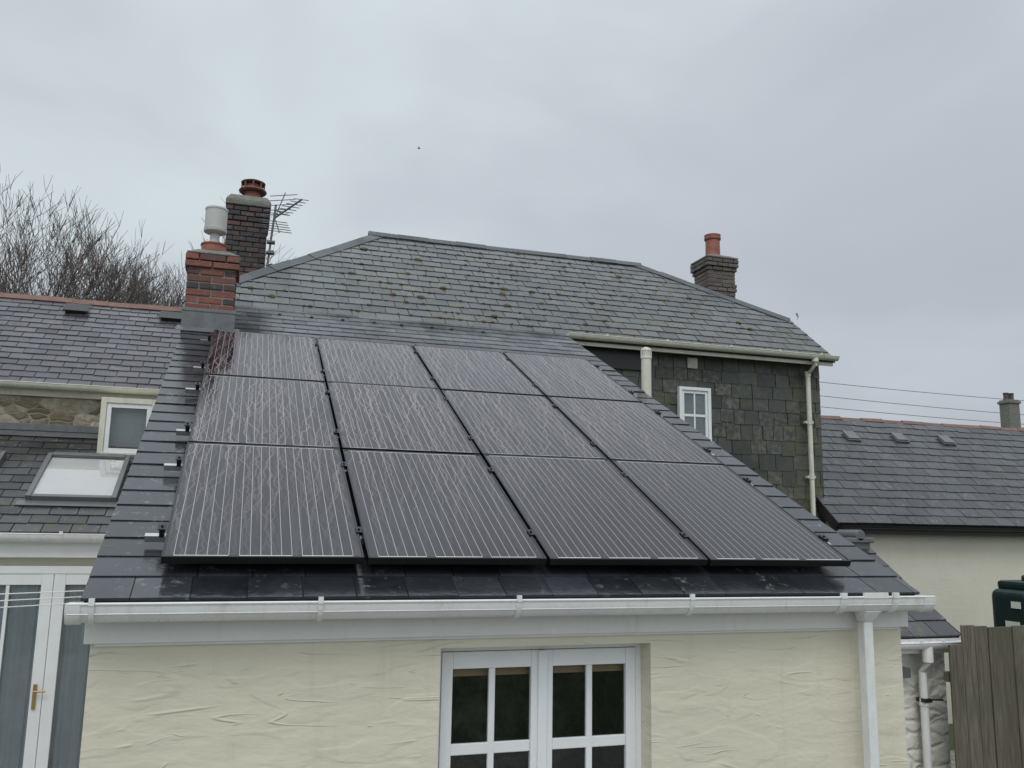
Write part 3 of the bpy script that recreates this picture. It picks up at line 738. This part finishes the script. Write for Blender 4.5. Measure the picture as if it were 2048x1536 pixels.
w=MB(); w.box(-1.498,-1.022,10.90,10.92,.75,1.318); w.build("blind_or_reflection",dw,M['curtain'])
w=MB(); w.box(-2.45,-2.36,9.20,9.30,GZ,-.44); w.box(-.84,-.75,9.20,9.30,GZ,-.44); w.box(-2.36,-.84,9.20,9.30,-.51,-.44)
cd=w.build("french_door",cot,M['white_wood'],bevel=.003)
for a,bb in ((-2.358,-1.602),(-1.598,-.842)):
    w=MB();gl=MB(); leaf(w,gl,a,bb,GZ+.03,-.512,9.205,.10,.10,.22,2,1,.03,.045); lf=w.build("door_leaf",cd,M['white_wood'],bevel=.004); gl.build("glass",lf,M['glass'],recalc=False)
w=MB(); w.box(-1.68,-1.65,9.19,9.2045,-1.72,-1.50); w.tube([(-1.665,9.19,-1.56),(-1.665,9.155,-1.56),(-1.57,9.155,-1.56)],.009,8); w.build("handle",cd,M['brass'],bevel=.003)
w=MB(); vs=[];fs=[];n=160; ry=random.Random(6)
ph=0
for k in range(n+1):
    ph+=ry.uniform(.4,1.1)
    xx=-2.36+1.52*k/n; yy=9.276+.013*math.sin(ph)
    vs+=[(xx,yy,GZ+.05),(xx+.02*math.sin(ph*.3),yy,-.5)]
for k in range(n): fs.append((2*k,2*k+2,2*k+3,2*k+1))
w.mesh(vs,fs); w.build("curtain",cd,M['curtain'],smooth=True,recalc=False)

wl=thing("washing_line",(-.62,6,-.45),"three strand white washing line fixed to the cream wall","washing line")
for k in range(3):
    b=MB(); b.tube([(-.62,6+.02*k,-.425-.035*k),(-1.4,6,-.455-.04*k),(-4.5,5.9,-.55-.04*k)],.0035,5)
    b.build("cord",wl,M['white'])
b=MB(); b.box(-.65,-.62,5.97,6.07,-.53,-.40); b.build("wall_bracket",wl,M['lead'])
b=MB(); b.tube([(-4.5,5.9,GZ),(-4.5,5.9,-.4)],.03,10); b.build("post",wl,M['lead'])

# ================================================================ OUTBUILDING
sh=thing("outbuilding",(12,10.6,GZ),"long low cream rendered outbuilding with dark slate roof and red ridge","outbuilding")
SV,SN,SA=slope(.8); SO=Vector((8.08,10.38,.13)); SL=(12.7-10.38)/math.cos(SA)
mb=MB(); mb.prism_x([(10.6,GZ),(14.9,GZ),(14.9,.15),(12.7,1.86),(10.6,.2)],8.22,18); mb.build("wall",sh,M['render2'])
mb=MB(); mb.obox(SO,X,SV,SN,0,10,.01,SL,-.05,-.006); mb.face([(8.08,12.7,1.98),(18.1,12.7,1.98),(18.1,15.0,.14),(8.08,15.0,.14)]); sr=mb.build("roof",sh,M['deck'],recalc=False)
mb=MB(); slates(mb,SO,X,SV,SN,[(0,0),(10,0),(10,SL),(0,SL)],.32,.21,.008,.005,.008,rnd=random.Random(61)); mb.build("slate_covering",sr,M['slate_shed'],recalc=False)
mb=MB(); capline(mb,(8.22,12.7,1.985),(18,12.7,1.985),SN,Vector((0,-SN.y,SN.z)),.085,.45,.02); mb.build("ridge_tiles",sr,M['redridge'])
for vx,vy in ((9.68,12.1),(10.7,12.13),(11.7,12.13)):
    v=(vy-10.38)/math.cos(SA); u=vx-8.08
    b=MB(); b.obox(SO,X,SV,SN,u,u+.26,v,v+.2,0,.03); b.obox(SO,X,SV,SN,u+.02,u+.24,v+.03,v+.25,.03,.05); b.build("roof_vent",sr,M['frame_grey'])
b=MB(); b.gutter(8.1,18,10.33,.10,.048); b.box(8.1,18,10.41,10.43,-.02,.09); b.box(8.1,18,10.43,10.6,-.02,.0); b.build("gutter",sh,M['blackp'],smooth=True)
b=MB(); b.obox(SO,X,SV,SN,-.02,.0,-.02,SL,-.14,.012); b.build("bargeboard",sh,M['blackp'])

# ================================================================ PORCH
pc=thing("porch",(5,6.3,GZ),"small limewashed stone lean-to with slate roof and white gutter","porch")
mb=MB(); mb.prism_x([(6.3,GZ),(7.6,GZ),(7.6,-.2),(7.3,-.22),(6.3,-.88)],4.03,5.93); mb.build("wall",pc,M['stonewhite'])
HV,HN,HA=slope(.65); HO=Vector((4.06,6.18,-.86)); HL=1.12/math.cos(HA)
mb=MB(); mb.obox(HO,X,HV,HN,0,1.95,.01,HL,-.05,-.006); pr_=mb.build("roof",pc,M['deck'])
mb=MB(); slates(mb,HO,X,HV,HN,[(0,0),(1.96,0),(1.96,HL),(0,HL)],.25,.2,.007,.004,.006,rnd=random.Random(71),edge=.25); mb.build("slate_covering",pr_,M['slate_low'],recalc=False)
b=MB(); b.gutter(4.1,6.04,6.13,-.90,.055); b.tube([(4.1,6.075,-.9),(6.04,6.075,-.9)],.005,6)
for xb in (5.5,5.72,6.0): gbracket(b,xb,.03,.06,6.13,-.90)
b.build("gutter",pc,M['white'],smooth=True)
b=MB(); b.box(4.1,6.0,6.195,6.215,-1.0,-.88); b.build("fascia",pc,M['white'],bevel=.003)
b=MB(); b.tube([(5.60,6.13,-.93),(5.60,6.13,-1.06)],.045,12); b.tube([(5.60,6.13,-1.05),(5.60,6.2,-1.15),(5.60,6.2,GZ)],.034,12); b.tube([(5.60,6.2,-1.42),(5.60,6.2,-1.36)],.042,12); b.build("downpipe",pc,M['white'],smooth=True)
b=MB(); b.tube([(5.56,6.19,-1.37),(5.74,6.14,-1.37)],.009,6); b.box(5.56,5.64,6.15,6.25,-1.39,-1.36); b.build("pipe_clip",pc,M['blackp'])
b=MB(); b.box(5.42,5.50,6.22,6.30,-1.20,-1.12); b.build("outside_light",pc,M['lead'],bevel=.008)
b=MB(); b.box(5.74,6.00,7.25,7.50,GZ,-.10); b.build("pier",pc,M['lead'])
b=MB(); b.box(5.71,6.03,7.22,7.53,-.10,-.05); b.tube([(5.87,7.22,-.03),(5.87,7.53,-.03)],.06,10); b.build("lead_cap",pc,M['lead'],bevel=.01)

# ================================================================ FENCE, TANK
fe=thing("timber_fence",(5.8,5.95,GZ),"weathered vertical board timber fence with green algae","fence")
b=MB(); r=random.Random(8); xx=5.80
b.box(5.66,5.795,5.95,5.968,GZ+.02,-.90,(.4,.5,.5))
while xx<9.5:
    wv=r.uniform(.125,.15); tz=-.755+(-.012)*(xx-5.7)+r.uniform(-.012,.010)
    yy=5.95+r.uniform(0,.014)
    b.box(xx,xx+wv,yy,yy+.018,GZ+.02,tz,(r.random(),r.random(),r.random())); xx+=wv+r.uniform(.003,.009)
b.box(5.66,9.5,5.985,6.03,-1.2,-1.12); b.box(5.66,9.5,5.985,6.03,-2.3,-2.22)
b.build("boards",fe,M['wood'],bevel=.003)
tk=thing("oil_tank",(9.9,8.5,GZ),"dark green plastic heating oil tank with pale stickers behind the fence","oil tank")
b=MB(); b.box(9.12,10.7,8.3,8.9,-1.9,-.66); o=b.build("tank_body",tk,M['oil'],bevel=.10,smooth=False); o.modifiers[0].segments=5
b=MB(); b.box(9.20,10.6,8.36,8.84,-.68,-.56); o=b.build("tank_top",tk,M['oil'],bevel=.04)
for xx in (9.5,9.9,10.3):
    b=MB(); b.box(xx,xx+.08,8.27,8.93,-1.85,-.72); b.build("tank_rib",tk,M['oil'],bevel=.03)
b=MB(); b.lathe((9.5,8.6,-.56),[(.1,0),(.1,.05),(.08,.07),(.02,.075)],18); b.build("filler_cap",tk,M['blackp'],smooth=True)
for q in ((9.105,9.118,8.42,8.55,-.88,-.80),(9.105,9.118,8.45,8.65,-1.18,-1.04)):
    b=MB(); b.box(*q); b.build("sticker",tk,M['sticker'])
b=MB(); b.box(9.24,9.36,8.285,8.299,-1.10,-.98); b.build("sticker",tk,M['sticker'])
b=MB(); b.box(9.05,10.8,8.2,9.0,GZ,-1.9); b.build("tank_stand",tk,M['stone'])

# ================================================================ DISTANT HOUSE + POWER LINE
fh=thing("distant_house",(40,31,GZ),"distant house with brown slate roof and slim rendered chimney","house")
mb=MB(); mb.prism_x([(30,GZ),(38,GZ),(38,2.6),(34,5.3),(30,2.6)],36.7,50); mb.build("wall",fh,M['render2'])
mb=MB(); a=Vector((36.5,29.8,2.45)); dV,dN,dA=slope(.70); slates(mb,a,X,dV,dN,[(0,0),(14,0),(14,5.15),(0,5.15)],.4,.3,.01,.006,.006); mb.build("roof",fh,M['farroof'],recalc=False)
mb=MB(); mb.box(36.62,37.3,33.6,34.2,4.5,6.75); mb.box(36.56,37.36,33.54,34.26,6.55,6.68); c=mb.build("chimney",fh,M['cement'],bevel=.02)
for xx in (36.78,37.12):
    mb=MB(); pot(mb,(xx,33.9,6.75),.12,.36); mb.build("chimney_pot",c,M['farroof'],smooth=True)
pl=thing("power_line",(14,25,GZ),"three thin overhead cables carried on a wooden pole","power line")
b=MB(); b.tube([(14,25,GZ),(14,25,5.3)],.12,10); b.build("pole",pl,M['bark'])
for zz,e in ((5.0,5.15),(4.55,4.5),(4.15,4.2)):
    b=MB(); pts=[(14+31*q/16,25,zz+(e-zz)*q/16-.35*(1-((q-8)/8)**2)+.28) for q in range(17)]; b.tube(pts,.011,5)
    b.build("cable",pl,M['frame_grey'])

# ================================================================ TREES
def tree(name,base,h,seed,spread,lab,depthmax=7):
    r=random.Random(seed)
    t=thing(name,base,lab,"tree","bare winter trees"); tr=MB(); cr=MB()
    def br(p,d,L,rad,dep):
        n=3 if dep<5 else 2; pts=[p.copy()]; rs=[rad]; q=p.copy(); dd=d.copy(); e=rad*.62
        for k in range(n):
            dd=(dd+Vector((r.gauss(0,.11),r.gauss(0,.11),r.gauss(.02,.05)))).normalized()
            q=q+dd*(L/n); pts.append(q.copy()); rs.append(rad+(e-rad)*(k+1)/n)
        (tr if dep<=1 else cr).tube(pts,rs,6 if dep<=1 else 3,cap=False)
        if dep>=depthmax: return
        nc=3 if dep>0 else 7
        for c in range(nc):
            k=n if c==0 else r.randint(1,n)
            sp=spread*(.35 if c==0 else 1)
            a=r.uniform(0,2*math.pi); o=Vector((math.cos(a),math.sin(a),0))*sp*r.uniform(.5,1.25)
            nd=(dd+o+Vector((0,0,.14))).normalized()
            br(pts[k],nd,L*r.uniform(.66,.82),max(.0055,rs[k]*(.78 if c==0 else .56)),dep+1)
    br(Vector(base),Vector((0,0,1)),h*.24,h*.011,0)
    tr.build("trunk",t,M['bark'],smooth=True,recalc=False); cr.build("crown",t,M['bark'],recalc=False)
lab="bare leafless winter tree with dense fine upswept twigs behind the roof"
tree("tree",(-5.3,21,GZ),12.0,1,.62,lab)
tree("tree",(-6.9,23.5,GZ),12.6,2,.62,lab)
tree("tree",(-3.3,22,GZ),12.6,3,.60,lab)
tree("tree",(-1.9,22.5,GZ),11.6,5,.60,lab)
tree("tree",(-2.9,25,GZ),13.0,8,.60,lab)

bd=thing("bird",(7.42,40,18.4),"tiny dark bird gliding in the cloudy sky","bird")
b=MB(); c=Vector((7.42,40,18.4)); b.tube([c-X*.08,c-X*.04,c+X*.03,c+X*.08],[.006,.025,.022,.005],8)
b.face([c+X*.03,c-X*.03,c+Vector((-.06,-.18,.05)),c+Vector((-.01,-.1,.04))]); b.face([c+X*.03,c-X*.03,c+Vector((-.06,.18,.05)),c+Vector((-.01,.1,.04))])
b.build("bird_body",bd,M['blackp'],recalc=False)

# ================================================================ LIGHT
w=bpy.data.worlds.new("World"); S.world=w; w.use_nodes=True; nt=w.node_tree; n=nt.nodes; l=nt.links
bg=n["Background"]; 
sky=n.new("ShaderNodeTexSky"); sky.sky_type='NISHITA'; sky.sun_disc=False; sky.sun_elevation=math.radians(48); sky.sun_rotation=math.radians(200)
tc=n.new("ShaderNodeTexCoord"); sp=n.new("ShaderNodeSeparateXYZ"); l.new(tc.outputs["Generated"],sp.inputs[0])
mp=n.new("ShaderNodeMapping"); l.new(tc.outputs["Generated"],mp.inputs[0]); mp.inputs["Scale"].default_value=(1,1,1.8); mp.inputs["Location"].default_value=(.3,.1,.25)
no=n.new("ShaderNodeTexNoise"); l.new(mp.outputs[0],no.inputs[0]); no.inputs["Scale"].default_value=2.1; no.inputs["Detail"].default_value=4; no.inputs["Roughness"].default_value=.48; no.inputs["Distortion"].default_value=.25
def mr(v,a,b,c,d):
    x=n.new("ShaderNodeMapRange"); x.interpolation_type='SMOOTHSTEP'; l.new(v,x.inputs[0]); x.inputs[1].default_value=a;x.inputs[2].default_value=b;x.inputs[3].default_value=c;x.inputs[4].default_value=d; return x.outputs[0]
def mt(op,a,b):
    x=n.new("ShaderNodeMath",); x.operation=op
    for i,q in enumerate((a,b)):
        if hasattr(q,"is_output"): l.new(q,x.inputs[i])
        else: x.inputs[i].default_value=q
    return x.outputs[0]
el=mr(sp.outputs[2],.05,.40,-.14,.26)
f=mt('ADD',mt('ADD',mr(no.outputs[0],.28,.72,.12,.74),el),mr(sp.outputs[0],.35,.8,0,-.10))
cr=n.new("ShaderNodeValToRGB"); l.new(f,cr.inputs[0])
cr.color_ramp.elements[0].position=0; cr.color_ramp.elements[0].color=(.405,.435,.48,1)
cr.color_ramp.elements[1].position=.9; cr.color_ramp.elements[1].color=(.635,.71,.745,1)
em=cr.color_ramp.elements.new(.45); em.color=(.52,.565,.62,1)
zb=mr(sp.outputs[2],.48,1.0,1.0,2.1); yb=mr(sp.outputs[1],.3,-.8,1.0,1.35)
k=mt('MULTIPLY',zb,yb)
vm=n.new("ShaderNodeVectorMath"); vm.operation='SCALE'; l.new(cr.outputs[0],vm.inputs[0]); l.new(k,vm.inputs["Scale"])
s2=n.new("ShaderNodeVectorMath"); s2.operation='SCALE'; l.new(sky.outputs[0],s2.inputs[0]); s2.inputs["Scale"].default_value=.003
ad=n.new("ShaderNodeVectorMath"); ad.operation='ADD'; l.new(vm.outputs[0],ad.inputs[0]); l.new(s2.outputs[0],ad.inputs[1])
l.new(ad.outputs[0],bg.inputs[0]); bg.inputs[1].default_value=1.0
w.cycles.sampling_method='MANUAL'; w.cycles.sample_map_resolution=256
sd=bpy.data.lights.new("sun",'SUN'); sd.energy=.8; sd.angle=math.radians(22); sd.color=(1,.96,.90)
so=bpy.data.objects.new("sun",sd); COL.objects.link(so)
so.rotation_euler=Vector((.30,.62,-.85)).to_track_quat('-Z','Y').to_euler()

# ================================================================ CAMERA
R=Vector((.9539,-.2999,.0170)).normalized(); F=Vector((.2933,.9422,.1626)).normalized()
up=R.cross(F).normalized(); R=F.cross(up).normalized()
cd_=bpy.data.cameras.new("camera"); cam=bpy.data.objects.new("camera",cd_); COL.objects.link(cam)
mw=Matrix((( R.x,up.x,-F.x,0),(R.y,up.y,-F.y,0),(R.z,up.z,-F.z,0),(0,0,0,1)))
cam.matrix_world=mw; cd_.sensor_width=36; cd_.lens=1730/2048*36; cd_.clip_end=2000; cd_.clip_start=.05
S.camera=cam
S.view_settings.view_transform='Standard'; S.view_settings.look='None'; S.view_settings.exposure=0
